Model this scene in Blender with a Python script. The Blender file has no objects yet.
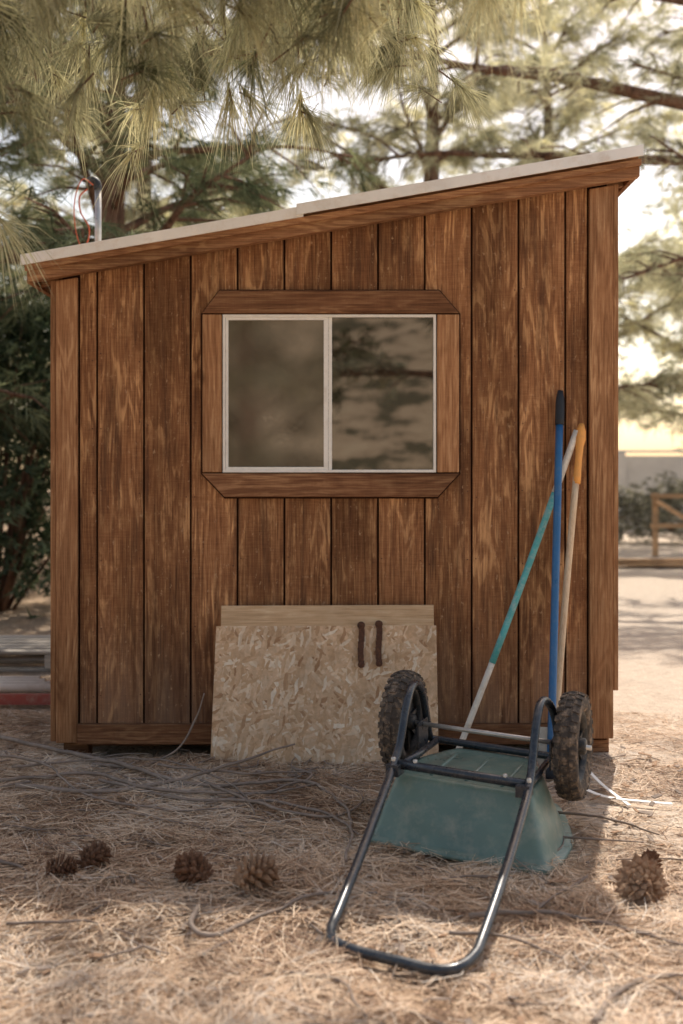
import bpy, math, random
import numpy as np
from mathutils import Vector, noise
random.seed(7)
R = np.random.default_rng(7)
scene = bpy.context.scene
COL = scene.collection

# ------------------------------------------------------------------ helpers
def empty(name, parent=None):
    o = bpy.data.objects.new(name, None); COL.objects.link(o)
    o.empty_display_size = 0.2
    if parent: o.parent = parent
    return o

def tri_mesh(name, V, T, tint=None):
    me = bpy.data.meshes.new(name)
    V = np.asarray(V, dtype=np.float32); T = np.asarray(T, dtype=np.int32)
    me.vertices.add(len(V)); me.vertices.foreach_set("co", V.ravel())
    me.loops.add(T.size); me.loops.foreach_set("vertex_index", T.ravel())
    me.polygons.add(len(T))
    me.polygons.foreach_set("loop_start", np.arange(0, T.size, 3, dtype=np.int32))
    me.polygons.foreach_set("loop_total", np.full(len(T), 3, dtype=np.int32))
    if tint is not None:
        a = me.attributes.new("tint", 'FLOAT', 'POINT')
        a.data.foreach_set("value", np.asarray(tint, dtype=np.float32))
    me.update(); me.validate()
    return me

def obj_from(name, me, mats, parent=None):
    for m in mats: me.materials.append(m)
    o = bpy.data.objects.new(name, me); COL.objects.link(o)
    if parent: o.parent = parent
    return o

def catmull(pts, n=6):
    P = [np.array(p, float) for p in pts]
    P = [2*P[0]-P[1]] + P + [2*P[-1]-P[-2]]
    out = []
    for i in range(1, len(P)-2):
        for k in range(n):
            t = k/n
            out.append(0.5*((2*P[i])+(-P[i-1]+P[i+1])*t+(2*P[i-1]-5*P[i]+4*P[i+1]-P[i+2])*t*t+(-P[i-1]+3*P[i]-3*P[i+1]+P[i+2])*t**3))
    out.append(P[-2]); return out

class MB:
    def __init__(s): s.v=[]; s.f=[]; s.t=[]; s.m=[]; s.sm=[]
    def add(s, V, F, tint=None, mat=0, smooth=False):
        if tint is None: tint = random.random()
        b=len(s.v); s.v += [tuple(map(float,p)) for p in V]; s.t += [tint]*len(V)
        for f in F:
            s.f.append(tuple(b+i for i in f)); s.m.append(mat); s.sm.append(smooth)
    def box(s,x0,x1,y0,y1,z0,z1,tint=None,mat=0):
        V=[(x0,y0,z0),(x1,y0,z0),(x1,y1,z0),(x0,y1,z0),(x0,y0,z1),(x1,y0,z1),(x1,y1,z1),(x0,y1,z1)]
        s.add(V,[(0,3,2,1),(4,5,6,7),(0,1,5,4),(1,2,6,5),(2,3,7,6),(3,0,4,7)],tint,mat)
    def prism(s,poly,y0,y1,tint=None,mat=0):   # polygon in xz, counter-clockwise from the front
        n=len(poly); V=[(x,y0,z) for x,z in poly]+[(x,y1,z) for x,z in poly]
        F=[tuple(range(n)), tuple(range(2*n-1,n-1,-1))]
        F+=[(i,i+n,(i+1)%n+n,(i+1)%n) for i in range(n)]
        s.add(V,F,tint,mat)
    def obox(s,c,ax,ay,az,tint=None,mat=0):   # half-axis vectors
        c,ax,ay,az=[np.array(q,float) for q in (c,ax,ay,az)]
        V=[c+sx*ax+sy*ay+sz*az for sz in(-1,1) for sx,sy in((-1,-1),(1,-1),(1,1),(-1,1))]
        s.add(V,[(0,3,2,1),(4,5,6,7),(0,1,5,4),(1,2,6,5),(2,3,7,6),(3,0,4,7)],tint,mat)
    def tube(s,path,r,sides=8,tint=None,mat=0,caps=True):
        P=[np.array(p,float) for p in path]; n=len(P)
        rr=[r]*n if np.isscalar(r) else list(np.interp(np.linspace(0,1,n),np.linspace(0,1,len(r)),r))
        V=[];nrm=None
        for i in range(n):
            d=P[min(i+1,n-1)]-P[max(i-1,0)]; d/= (np.linalg.norm(d)+1e-9)
            if nrm is None:
                a=np.array([0,0,1.]) if abs(d[2])<.9 else np.array([1.,0,0]); nrm=np.cross(d,a)
            nrm=nrm-d*np.dot(nrm,d); nrm/= (np.linalg.norm(nrm)+1e-9); b=np.cross(d,nrm)
            for k in range(sides):
                a=2*math.pi*k/sides; V.append(P[i]+rr[i]*(math.cos(a)*nrm+math.sin(a)*b))
        F=[]
        for i in range(n-1):
            for k in range(sides):
                k2=(k+1)%sides; F.append((i*sides+k,i*sides+k2,(i+1)*sides+k2,(i+1)*sides+k))
        s.add(V,F,tint,mat,True)
        if caps:
            b=len(s.v)-len(V)
            s.f.append(tuple(b+k for k in range(sides-1,-1,-1))); s.m.append(mat); s.sm.append(False)
            s.f.append(tuple(b+(n-1)*sides+k for k in range(sides))); s.m.append(mat); s.sm.append(False)
    def lathe(s,c,axis,prof,n=40,tint=.5,mat=0):   # profile (r,h)
        c=np.array(c,float); w=np.array(axis,float); w/=np.linalg.norm(w)
        a=np.array([0,0,1.]) if abs(w[2])<.9 else np.array([1.,0,0]); p=np.cross(w,a); p/=np.linalg.norm(p); q=np.cross(w,p)
        V=[];m=len(prof)
        for k in range(n):
            t=2*math.pi*k/n; e=math.cos(t)*p+math.sin(t)*q
            for r,h in prof: V.append(c+e*r+w*h)
        F=[(k*m+j,k*m+j+1,((k+1)%n)*m+j+1,((k+1)%n)*m+j) for k in range(n) for j in range(m-1)]
        s.add(V,F,tint,mat,True)
    def obj(s,name,mats,parent=None,bevel=0,seg=2):
        me=bpy.data.meshes.new(name); me.from_pydata(s.v,[],s.f)
        a=me.attributes.new("tint",'FLOAT','POINT'); a.data.foreach_set("value",s.t)
        me.polygons.foreach_set("material_index",s.m); me.polygons.foreach_set("use_smooth",s.sm)
        me.update()
        o=obj_from(name,me,mats,parent)
        if bevel:
            b=o.modifiers.new("bevel",'BEVEL'); b.width=bevel; b.segments=seg; b.limit_method='ANGLE'; b.angle_limit=.7
        return o

# ------------------------------------------------------------------ materials
class NT:
    def __init__(s,name):
        s.m=bpy.data.materials.new(name); s.m.use_nodes=True; s.t=s.m.node_tree; s.N=s.t.nodes; s.L=s.t.links
        s.b=s.N["Principled BSDF"]; s.out=s.N["Material Output"]
    def n(s,typ,**k):
        d=s.N.new(typ)
        for a,v in k.items(): setattr(d,a,v)
        return d
    def link(s,a,b): s.L.new(a,b)
    def coord(s,scale=(1,1,1),tintoff=True):
        tc=s.n("ShaderNodeTexCoord"); v=tc.outputs["Object"]
        if tintoff:
            at=s.n("ShaderNodeAttribute",attribute_name="tint")
            m=s.n("ShaderNodeVectorMath",operation='MULTIPLY_ADD')
            cb=s.n("ShaderNodeCombineXYZ")
            for i in range(3): s.link(at.outputs["Fac"],cb.inputs[i])
            s.link(cb.outputs[0],m.inputs[0]); m.inputs[1].default_value=(13.1,7.7,31.3); s.link(v,m.inputs[2]); v=m.outputs[0]
        m=s.n("ShaderNodeVectorMath",operation='MULTIPLY'); s.link(v,m.inputs[0]); m.inputs[1].default_value=scale
        return m.outputs[0]
    def tint(s): return s.n("ShaderNodeAttribute",attribute_name="tint").outputs["Fac"]
    def noise(s,vec,scale=1,detail=4,rough=.55,dist=0):
        d=s.n("ShaderNodeTexNoise"); s.link(vec,d.inputs["Vector"]); d.inputs["Scale"].default_value=scale
        d.inputs["Detail"].default_value=detail; d.inputs["Roughness"].default_value=rough; d.inputs["Distortion"].default_value=dist
        return d.outputs["Fac"]
    def ramp(s,fac,stops):
        d=s.n("ShaderNodeValToRGB"); e=d.color_ramp.elements
        while len(e)<len(stops): e.new(.5)
        for i,(p,c) in enumerate(stops):
            e[i].position=p; e[i].color=(c,c,c,1) if np.isscalar(c) else (*c,1)
        s.link(fac,d.inputs[0]); return d.outputs[0]
    def mix(s,fac,a,b,mode='MIX'):
        d=s.n("ShaderNodeMix",data_type='RGBA',blend_type=mode)
        for sock,v in ((d.inputs[0],fac),(d.inputs[6],a),(d.inputs[7],b)):
            if hasattr(v,"links"): s.link(v,sock)
            elif np.isscalar(v): sock.default_value=v
            else: sock.default_value=(*v,1)
        return d.outputs[2]
    def math(s,op,a,b=0,c=None):
        d=s.n("ShaderNodeMath",operation=op)
        for i,v in enumerate((a,b,c)):
            if v is None: continue
            if hasattr(v,"links"): s.link(v,d.inputs[i])
            else: d.inputs[i].default_value=v
        return d.outputs[0]
    def bump(s,h,strength=.3,dist=.004):
        d=s.n("ShaderNodeBump"); d.inputs["Strength"].default_value=strength; d.inputs["Distance"].default_value=dist
        s.link(h,d.inputs["Height"]); s.link(d.outputs[0],s.b.inputs["Normal"])
    def col(s,c,rough=.8,spec=.3,metal=0):
        if hasattr(c,"links"): s.link(c,s.b.inputs["Base Color"])
        else: s.b.inputs["Base Color"].default_value=(*c,1)
        if hasattr(rough,"links"): s.link(rough,s.b.inputs["Roughness"])
        else: s.b.inputs["Roughness"].default_value=rough
        s.b.inputs["Specular IOR Level"].default_value=spec; s.b.inputs["Metallic"].default_value=metal

def wood(name,dark,mid,light,saw=.5,worn=.6,axis='z',band=.06,stain=.62,weather=False):
    m=NT(name)
    sc={'z':((150,150,5.0),(7,7,1.0),(14,14,210),(7,7,3.0)),'x':((5.0,150,150),(1.0,7,7),(210,14,14),(3.0,7,7))}[axis]
    g=m.noise(m.coord(sc[0]),1,3,.7)
    ring=m.noise(m.coord(sc[1]),1,3,.55,.6)
    bands=m.math('MULTIPLY_ADD',m.math('SINE',m.math('MULTIPLY',ring,62)),.5,.5)
    s_=m.noise(m.coord(sc[2]),1,2,.6)
    w=m.noise(m.coord(sc[3]),1,5,.75)
    v=m.math('ADD',m.math('MULTIPLY',g,.62),m.math('MULTIPLY',bands,band))
    v=m.math('ADD',v,m.math('MULTIPLY',s_,.28*saw*2))
    off=.62*.5+band*.5+.28*saw
    c=m.ramp(v,[(off-.17,dark),(off+.00,mid),(off+.20,light)])
    # worn raised grain: pale contour lines inside irregular patches
    wm=m.math('MULTIPLY',m.ramp(w,[(.49,0.),(.58,1.)]),m.ramp(bands,[(.45,.10),(.80,1.)]))
    wm=m.math('MULTIPLY',wm,m.ramp(g,[(.38,.25),(.55,1.)]))
    wm=m.math('MULTIPLY',wm,worn)
    c=m.mix(wm,c,tuple(min(1,x*1.25) for x in light))
    st=m.ramp(m.noise(m.coord((4,4,.9) if axis=='z' else (.9,4,4)),1,4,.65),[(.36,stain),(.58,1.)])
    c=m.mix(1,c,st,'MULTIPLY')
    tv=m.ramp(m.tint(),[(0,(.78,.76,.74)),(1,(1.14,1.12,1.09))])
    c=m.mix(1,c,tv,'MULTIPLY')
    vo=m.n("ShaderNodeTexVoronoi"); m.link(m.coord((4.2,4.2,1.7) if axis=='z' else (1.7,4.2,4.2)),vo.inputs["Vector"]); vo.inputs["Scale"].default_value=1
    kn=m.ramp(vo.outputs["Distance"],[(.035,1.),(.075,0.)])
    c=m.mix(m.math('MULTIPLY',kn,.85),c,tuple(x*.4 for x in dark))
    if weather:   # rain splash and dust low on the wall, dark run-off streaks
        b=m.coord((1,1,1),False); sx=m.n("ShaderNodeSeparateXYZ"); m.link(b,sx.inputs[0])
        stn=m.noise(m.coord((16,16,1.2),False),1,4,.7)
        zz=m.math('ADD',sx.outputs[2],m.math('MULTIPLY',m.math('SUBTRACT',stn,.5),1.3))
        low=m.ramp(zz,[(.10,.55),(.62,0.)])
        c=m.mix(low,c,(.225,.150,.105))
        stk=m.ramp(stn,[(.52,0.),(.66,.70)])
        c=m.mix(stk,c,(.080,.038,.024))
        fl=m.noise(m.coord((55,55,26),False),1,4,.75)
        c=m.mix(m.ramp(fl,[(.60,0.),(.68,.55)]),c,(.62,.42,.25))
    m.col(c,.9,.12)
    m.bump(m.math('ADD',m.math('MULTIPLY',g,.8),m.math('MULTIPLY',s_,.6*saw)),.6,.004)
    return m.m

M_side = wood("stained_plywood_siding",(.135,.056,.028),(.325,.152,.072),(.57,.325,.160),saw=.30,worn=.85,stain=.56,weather=True)
M_trimv= wood("stained_trim_vertical",(.20,.090,.045),(.41,.21,.105),(.62,.38,.21),saw=.12,worn=.4,stain=.62)
M_trimx= wood("stained_trim_horizontal",(.10,.045,.025),(.24,.115,.060),(.43,.25,.135),saw=.12,worn=.4,axis='x',stain=.62)
M_fasc = wood("fascia_wood",(.14,.062,.032),(.34,.168,.085),(.55,.33,.17),saw=.10,worn=.4,axis='x')
M_grey = wood("weathered_grey_wood",(.26,.23,.20),(.54,.49,.43),(.74,.69,.62),saw=.2,worn=.3,axis='x')
M_tan  = wood("new_lumber",(.35,.20,.11),(.58,.38,.22),(.72,.50,.32),saw=.1,worn=.2,axis='x')
M_ply  = wood("plywood_sheet",(.54,.36,.21),(.76,.54,.34),(.88,.69,.48),saw=.10,worn=.3,axis='x',stain=.8)
M_pole = wood("pale_wood_handle",(.60,.42,.27),(.78,.60,.42),(.88,.73,.55),saw=.05,worn=.2,stain=.85)

def simple(name,c,rough=.5,spec=.4,metal=0,var=.25,scale=9,dirt=None,bump=.1):
    m=NT(name); n=m.noise(m.coord((1,1,1)),scale,4,.65)
    f=m.ramp(n,[(.3,1-var),(.7,1+var*.4)])
    cc=m.mix(1,c,f,'MULTIPLY')
    if dirt:
        d=m.ramp(m.noise(m.coord((1,1,1)),scale*2.3,5,.75),[(.48,0.),(.68,1.)])
        cc=m.mix(m.math('MULTIPLY',d,dirt[1]),cc,dirt[0])
    r=m.ramp(n,[(.3,max(0,rough-.1)),(.7,min(1,rough+.15))])
    m.col(cc,r,spec,metal)
    if bump: m.bump(m.noise(m.coord((1,1,1)),scale*12,2),bump,.002)
    return m.m
M_white = simple("white_aluminium",(.92,.89,.84),.45,.4,0,.08,12,((.50,.40,.3),.2))
M_metal = simple("pale_roof_edge_metal",(.92,.89,.84),.45,.5,0,.12,4,((.62,.48,.34),.4))
M_dark  = simple("dark_void",(.015,.011,.008),.95,.1)
M_gap   = simple("dark_joint_and_trim_shade",(.045,.021,.013),.95,.1)  # groove joint colour, also the painted shade line round the window trim
M_black = simple("black_powdercoat_tube",(.022,.030,.042),.28,.6,0,.2,20,((.22,.19,.15),.25),.05)
M_rubber= simple("dusty_rubber_tyre",(.08,.066,.056),.85,.25,0,.3,16,((.40,.29,.20),.8),.4)
M_rimpl = simple("dark_plastic_wheel",(.03,.031,.032),.5,.4,0,.2,20,((.20,.16,.12),.5))
M_green = simple("green_plastic_tray",(.145,.225,.190),.34,.5,0,.20,6,((.42,.39,.30),.38),.10)
M_steel = simple("galvanised_steel",(.6,.57,.53),.35,.5,.6,.2,15,((.36,.26,.18),.3))
M_blue  = simple("blue_paint",(.02,.13,.33),.35,.5,0,.15,12,((.18,.24,.30),.25),.05)
M_teal  = simple("teal_paint",(.10,.46,.48),.4,.5,0,.2,14,((.60,.62,.58),.5),.05)
M_cream = simple("worn_white_paint",(.84,.79,.70),.55,.3,0,.2,14,((.55,.43,.3),.5),.1)
M_orange= simple("orange_grip",(.88,.40,.10),.5,.4,0,.1,12,((.6,.32,.12),.3),.05)
M_blk2  = simple("black_rubber_grip",(.03,.035,.045),.6,.3)
M_rust  = simple("rusty_iron",(.12,.06,.04),.8,.3,.2,.4,40,((.24,.11,.06),.7),.4)
M_red   = simple("faded_red_fibreglass",(.36,.09,.07),.6,.3,0,.2,8,((.42,.34,.28),.5))
M_wire  = simple("orange_cable",(.55,.11,.04),.5,.4)
M_cone  = simple("pine_cone_scales",(.17,.085,.05),.8,.2,0,.4,60,((.42,.27,.17),.5),.3)
M_cone2 = simple("pale_pine_cone_scales",(.36,.22,.135),.8,.2,0,.4,60,((.54,.39,.26),.6),.3)
M_twig  = simple("grey_twig_bark",(.32,.255,.21),.9,.15,0,.35,14,((.15,.11,.085),.5),.5)
M_blockw= simple("pale_masonry",(.66,.64,.61),.85,.2,0,.15,2,None,.2)

def bark():
    m=NT("pine_bark"); n=m.noise(m.coord((14,14,3)),1,4,.7,.5)
    m.col(m.ramp(n,[(.32,(.05,.032,.024)),(.55,(.19,.11,.075)),(.75,(.32,.21,.15))]),.95,.1); m.bump(n,1,.03); return m.m
M_bark=bark()

def osb():
    m=NT("oriented_strand_board"); layers=[]
    base=m.coord((1,1,1))
    warp=m.n("ShaderNodeTexNoise"); m.link(base,warp.inputs["Vector"]); warp.inputs["Scale"].default_value=14; warp.inputs["Detail"].default_value=3
    wv=m.n("ShaderNodeVectorMath",operation='MULTIPLY_ADD'); m.link(warp.outputs["Color"],wv.inputs[0]); wv.inputs[1].default_value=(.035,.035,.035); m.link(base,wv.inputs[2])
    for rot,off in ((.35,0),(1.35,3),(2.3,7)):
        mp=m.n("ShaderNodeMapping"); mp.inputs["Rotation"].default_value=(0,rot,0); mp.inputs["Location"].default_value=(off,off,off)
        m.link(wv.outputs[0],mp.inputs["Vector"])
        sc=m.n("ShaderNodeVectorMath",operation='MULTIPLY'); m.link(mp.outputs[0],sc.inputs[0]); sc.inputs[1].default_value=(20,2,80)
        vo=m.n("ShaderNodeTexVoronoi"); m.link(sc.outputs[0],vo.inputs["Vector"]); vo.inputs["Scale"].default_value=1
        sp=m.n("ShaderNodeSeparateColor"); m.link(vo.outputs["Color"],sp.inputs[0]); layers.append(sp)
    a,b,c=layers
    pick1=m.math('GREATER_THAN',a.outputs[1],.55); pick2=m.math('GREATER_THAN',b.outputs[1],.6)
    v=m.mix(pick1,c.outputs[0],a.outputs[0]); v=m.mix(pick2,v,b.outputs[0])
    col=m.ramp(v,[(0,(.46,.265,.145)),(.14,(.66,.435,.26)),(.6,(.75,.525,.34)),(.86,(.84,.635,.44)),(1,(.93,.80,.64))])
    st=m.ramp(m.noise(m.coord((1,1,1)),5,4,.7),[(.3,.76),(.65,1.05)])
    fb=m.ramp(m.noise(m.coord((60,60,60)),1,3,.7),[(.3,.84),(.7,1.08)])
    col=m.mix(1,m.mix(1,col,st,'MULTIPLY'),fb,'MULTIPLY'); m.col(col,.8,.2); m.bump(v,.35,.003); return m.m
M_osb=osb()

def foliage(name,dark,light,trans=.5):
    m=NT(name); t=m.tint(); c=m.ramp(t,[(0,dark),(.75,light),(1,tuple(min(1,x*1.5) for x in light))])
    m.N.remove(m.b); df=m.n("ShaderNodeBsdfDiffuse"); m.link(c,df.inputs[0])
    tr=m.n("ShaderNodeBsdfTranslucent"); m.link(m.mix(1,c,(1.3,1.22,.95),'MULTIPLY'),tr.inputs["Color"])
    ms=m.n("ShaderNodeMixShader"); ms.inputs[0].default_value=trans
    m.link(df.outputs[0],ms.inputs[1]); m.link(tr.outputs[0],ms.inputs[2]); m.link(ms.outputs[0],m.out.inputs[0])
    return m.m
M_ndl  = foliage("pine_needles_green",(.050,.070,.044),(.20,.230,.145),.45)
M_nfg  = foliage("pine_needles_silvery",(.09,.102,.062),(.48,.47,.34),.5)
M_nfar = foliage("pine_needles_hazy",(.25,.265,.20),(.60,.60,.48),.5)  # paler than the green needles: bright haze put into the colour
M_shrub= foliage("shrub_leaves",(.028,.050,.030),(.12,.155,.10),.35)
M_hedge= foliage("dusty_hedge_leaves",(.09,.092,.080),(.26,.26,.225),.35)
mm=NT("fallen_needles")
mm.col(mm.ramp(mm.tint(),[(0,(.19,.10,.055)),(.3,(.50,.325,.20)),(.6,(.70,.51,.345)),(.85,(.86,.69,.51)),(1,(.66,.56,.46))]),.6,.35); M_litter=mm.m

def ground_mat():
    m=NT("needle_covered_ground"); b=m.coord((1,1,1),False)
    n1=m.noise(b,3.0,4,.7); n2=m.noise(b,45,4,.75); n3=m.noise(b,.6,3,.6)
    straw=m.ramp(n2,[(.30,(.16,.10,.062)),(.48,(.43,.295,.19)),(.70,(.66,.51,.365))])
    soil=m.ramp(n2,[(.3,(.22,.165,.12)),(.7,(.45,.36,.28))])
    c=m.mix(m.ramp(n1,[(.48,0.),(.62,.8)]),straw,soil)
    sx=m.n("ShaderNodeSeparateXYZ"); m.link(b,sx.inputs[0])
    e=m.math('ADD',sx.outputs[0],m.math('MULTIPLY',m.math('SUBTRACT',n3,.5),1.6))
    e=m.math('ADD',e,m.math('MULTIPLY',sx.outputs[1],.22))
    msk=m.ramp(e,[(.30,0.),(.85,1.)])
    sand=m.ramp(m.noise(b,22,4,.75),[(.3,(.54,.44,.35)),(.7,(.76,.65,.53))])
    c=m.mix(m.math('MULTIPLY',msk,.88),c,sand)
    m.col(c,.95,.1); m.bump(n2,.9,.02); return m.m
M_ground=ground_mat()

def glass(name,base,rough,spread,var):
    m=NT(name); n=m.noise(m.coord((1,1,1)),3,4,.7); d=m.noise(m.coord((1,1,1)),60,3,.7)
    c=m.mix(m.ramp(n,[(.4,0.),(.7,.5)]),base,tuple(x*var for x in base))
    m.col(c,m.ramp(d,[(.4,rough),(.75,rough+spread)]),.9); m.b.inputs["IOR"].default_value=1.85; return m.m
M_glassR=glass("window_glass",(.024,.018,.012),.0,.02,1.6)
M_glassL=glass("screened_window_glass",(.085,.066,.046),.05,.05,1.8)

# ------------------------------------------------------------------ ground
def gh(x,y):
    h=.030*noise.noise(Vector((x*.9,y*.9,1.3)))+.014*noise.noise(Vector((x*3.7,y*3.7,5)))+.009*noise.noise(Vector((x*10,y*10,9)))
    r=math.hypot(x,y+1)
    return h*max(0,1-r/25)-.012
def axis_pts():
    a=list(np.arange(-4.2,4.21,.05)); s=.08; v=4.2; out=[]
    while v<350: v+=s; s*=1.14; out.append(v)
    return sorted([-q for q in out])+a+out
ax=axis_pts(); n=len(ax)
V=[(x,y,gh(x,y)) for y in ax for x in ax]
F=[(j*n+i,j*n+i+1,(j+1)*n+i+1,(j+1)*n+i) for j in range(n-1) for i in range(n-1)]
me=bpy.data.meshes.new("ground"); me.from_pydata(V,[],F); me.polygons.foreach_set("use_smooth",[True]*len(F)); me.update()
obj_from("ground",me,[M_ground])

def litter(N):
    P=[];ang=[];tn=[]
    while len(P)<N:
        x=random.uniform(-2.8,1.9); y=random.uniform(-3.3,.9)
        if random.random()>.5: y=random.uniform(-3.2,-.05)
        d=y+4.85
        if abs(x)>d*.33+.25: continue
        if -1.27<x<1.21 and y>-.04: continue
        dens=.60+1.3*noise.noise(Vector((x*1.7,y*1.7,3)))+1.1*noise.noise(Vector((x*6,y*6,8)))
        dens=max(.10,min(1,dens+.25))
        edge=x+.22*y+.5*noise.noise(Vector((x*2,y*2,0)))
        if edge>.45: dens*=.22
        if random.random()>dens: continue
        hh=.038*min(1,.3+(-y)*1.2) if y<0 else .03
        P.append((x,y,gh(x,y)+random.random()**1.6*hh*dens+.002)); ang.append(5*noise.noise(Vector((x*2.2,y*2.2,20)))*2+random.gauss(0,.8))
        tn.append(min(1,max(0,random.gauss(.54,.30)+.6*noise.noise(Vector((x*2.6,y*2.6,30))))))
    P=np.array(P);ang=np.array(ang);tn=np.array(tn)
    L=R.uniform(.05,.20,N); pit=R.normal(0,.17,N)
    D=np.c_[np.cos(ang)*np.cos(pit),np.sin(ang)*np.cos(pit),np.abs(np.sin(pit))*.8]
    S=np.c_[-np.sin(ang),np.cos(ang),R.normal(0,.5,N)]; S/=np.linalg.norm(S,axis=1)[:,None]
    W=R.uniform(.0006,.0016,N)[:,None]; bend=R.normal(0,.14,N)[:,None]*L[:,None]
    a=P-D*L[:,None]/2; c=P+D*L[:,None]/2; b=P+S*np.array([1,1,.1])*bend+np.array([0,0,.004])
    a[:,2]=np.maximum(a[:,2],P[:,2]-.006)
    Vv=np.stack([a-S*W,a+S*W,b-S*W,b+S*W,c-S*W*.6,c+S*W*.6],1).reshape(-1,3)
    base=(np.arange(N)*6)[:,None]
    T=np.concatenate([base+np.array(q) for q in ((0,1,3),(0,3,2),(2,3,5),(2,5,4))])
    return tri_mesh("pine_needle_litter",Vv,T,np.repeat(tn,6))
obj_from("pine_needle_litter",litter(125000),[M_litter])

# ------------------------------------------------------------------ shed
shed=empty("wooden_shed")
XL,XR,DEP=-1.254,1.193,3.0
rz=lambda x: 2.171+(x+1.417)*.172
mb=MB()
groove=[-1.153]+[-1.078+.2065*i for i in range(11)]+[1.082]
for i in range(len(groove)-1):
    a=groove[i]+(.0045 if i else 0); b=groove[i+1]-.0045
    if i==len(groove)-2: b=1.082
    mb.prism([(a,.10),(b,.10),(b,rz(b)-.06),(a,rz(a)-.06)],0,.014)
mb.obj("front_siding",[M_side],shed,.0018)
mb=MB(); mb.prism([(XL+.02,.06),(XR-.02,.06),(XR-.02,rz(XR)-.07),(XL+.02,rz(XL)-.07)],.0145,.03,.3)
mb.obj("groove_backing",[M_gap],shed)
mb=MB()
for x0,x1 in ((XL,XL+.02),(XR-.02,XR)):
    for k in range(14):
        y0=.031+k*.212; y1=min(y0+.205,DEP)
        mb.prism([(x0,.08),(x1,.08),(x1,rz(x1)-.05),(x0,rz(x0)-.05)],y0,y1)
for k in range(12):
    a=XL+.021+k*.2; b=min(a+.195,XR-.021); mb.prism([(a,.08),(b,.08),(b,rz(b)-.05),(a,rz(a)-.05)],DEP-.02,DEP)
mb.obj("side_and_back_walls",[M_side],shed)
mb=MB()
mb.prism([(XL,.055),(-1.160,.055),(-1.160,rz(-1.160)-.115),(XL,rz(XL)-.115)],-.024,.0,.35)
mb.prism([(1.089,.075),(XR,.075),(XR,rz(XR)-.115),(1.089,rz(1.089)-.115)],-.026,.0,.55)
mb.box(XR+.001,XR+.024,-.018,.07,.285,rz(XR)-.11)
mb.box(XL-.026,XL-.001,-.015,.07,.06,rz(XL)-.11,.1)
mb.box(-.609,-.525,-.036,-.0065,1.2435,1.9355,.62); mb.box(.419,.515,-.036,-.0065,1.2435,1.9355,.85)
mb.obj("corner_boards",[M_trimv],shed,.004)
mb=MB()
mb.prism([(-.611,1.940),(.515,1.940),(.427,2.040),(-.535,2.040)],-.040,-.0065,.5)
mb.prism([(-.513,1.136),(.421,1.136),(.516,1.239),(-.611,1.239)],-.040,-.0065,.7)
mb.box(-1.158,1.087,-.036,-.001,.052,.140)
mb.obj("window_trim_and_base_board",[M_trimx],shed,.004)
mb=MB()   # dark outline painted in as the shade where the trim meets the siding
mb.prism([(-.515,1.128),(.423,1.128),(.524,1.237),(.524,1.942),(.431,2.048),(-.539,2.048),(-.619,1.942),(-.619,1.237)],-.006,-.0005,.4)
mb.obj("trim_shade_line",[M_gap],shed)
mb=MB(); x0,x1,z0,z1=-.521,.415,1.243,1.936; fw=.012
mb.box(x0,x1,-.030,-.0065,z0,z0+fw); mb.box(x0,x1,-.030,-.0065,z1-fw,z1)
mb.box(x0,x0+fw,-.0295,-.0065,z0+fw,z1-fw); mb.box(x1-fw,x1,-.0295,-.0065,z0+fw,z1-fw)
sx0,sx1=x0+fw+.001,-.058
mb.box(sx0,sx1,-.026,-.007,z0+fw,z0+fw+.012);mb.box(sx0,sx1,-.026,-.007,z1-fw-.012,z1-fw)
mb.box(sx0,sx0+.011,-.0255,-.007,z0+fw+.012,z1-fw-.012);mb.box(sx1-.020,sx1,-.0255,-.007,z0+fw+.012,z1-fw-.012)
mb.box(-.057,-.042,-.022,-.007,z0+fw,z1-fw)
mb.box(-.068,-.062,-.031,-.0257,1.55,1.62)
mb.obj("window_frame",[M_white],shed,.0015)
mb=MB(); mb.box(sx0+.011,sx1-.020,-.014,-.007,z0+fw+.012,z1-fw-.012); mb.obj("window_pane_screened",[M_glassL],shed)
mb=MB(); mb.box(-.042,x1-fw,-.011,-.007,z0+fw,z1-fw); mb.obj("window_pane_clear",[M_glassR],shed)
def slab(mb,xa,xb,ua,ub,y0,y1,**k):
    mb.prism([(xa,rz(xa)+ua),(xb,rz(xb)+ua),(xb,rz(xb)+ub),(xa,rz(xa)+ub)],y0,y1,**k)
mb=MB()
slab(mb,-1.382,1.295,-.030,-.010,-.055,DEP+.10)
slab(mb,-1.365,1.297,-.108,-.046,-.068,-.024,tint=.5)
slab(mb,-1.375,1.301,-.062,-.034,-.082,-.0685,tint=.95)
slab(mb,-1.30,1.28,-.10,-.035,DEP+.03,DEP+.07)
for k in range(6):
    y0=.10+k*.55; slab(mb,XR+.001,1.270,-.10,-.031,y0,y0+.038); slab(mb,-1.355,XL-.001,-.10,-.031,y0,y0+.038)
mb.box(1.271,1.294,-.02,DEP+.09,rz(1.28)-.105,rz(1.28)-.031)
mb.box(-1.382,-1.356,-.02,DEP+.09,rz(-1.37)-.105,rz(-1.37)-.031)
mb.obj("roof_fascia_and_rafters",[M_fasc],shed,.002)
mb=MB()
slab(mb,-1.390,-.165,-.036,.006,-.092,-.083); slab(mb,-1.390,-.165,.0055,.010,-.092,DEP+.11)
slab(mb,-.195,1.305,-.026,.018,-.101,-.0925); slab(mb,-.195,1.305,.0175,.022,-.101,DEP+.112)
slab(mb,-1.390,1.305,-.0095,.005,-.06,DEP+.105)
mb.obj("roof_edge_metal",[M_metal],shed,.001)
mb=MB()
for yy in (.25,1.4,2.6): mb.box(XL+.03,XR-.02,yy,yy+.09,-.03,.079)
mb.box(1.09,1.185,.02,.12,-.03,.072); mb.box(XL+.02,XL+.13,.03,.12,-.03,.052)
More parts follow.
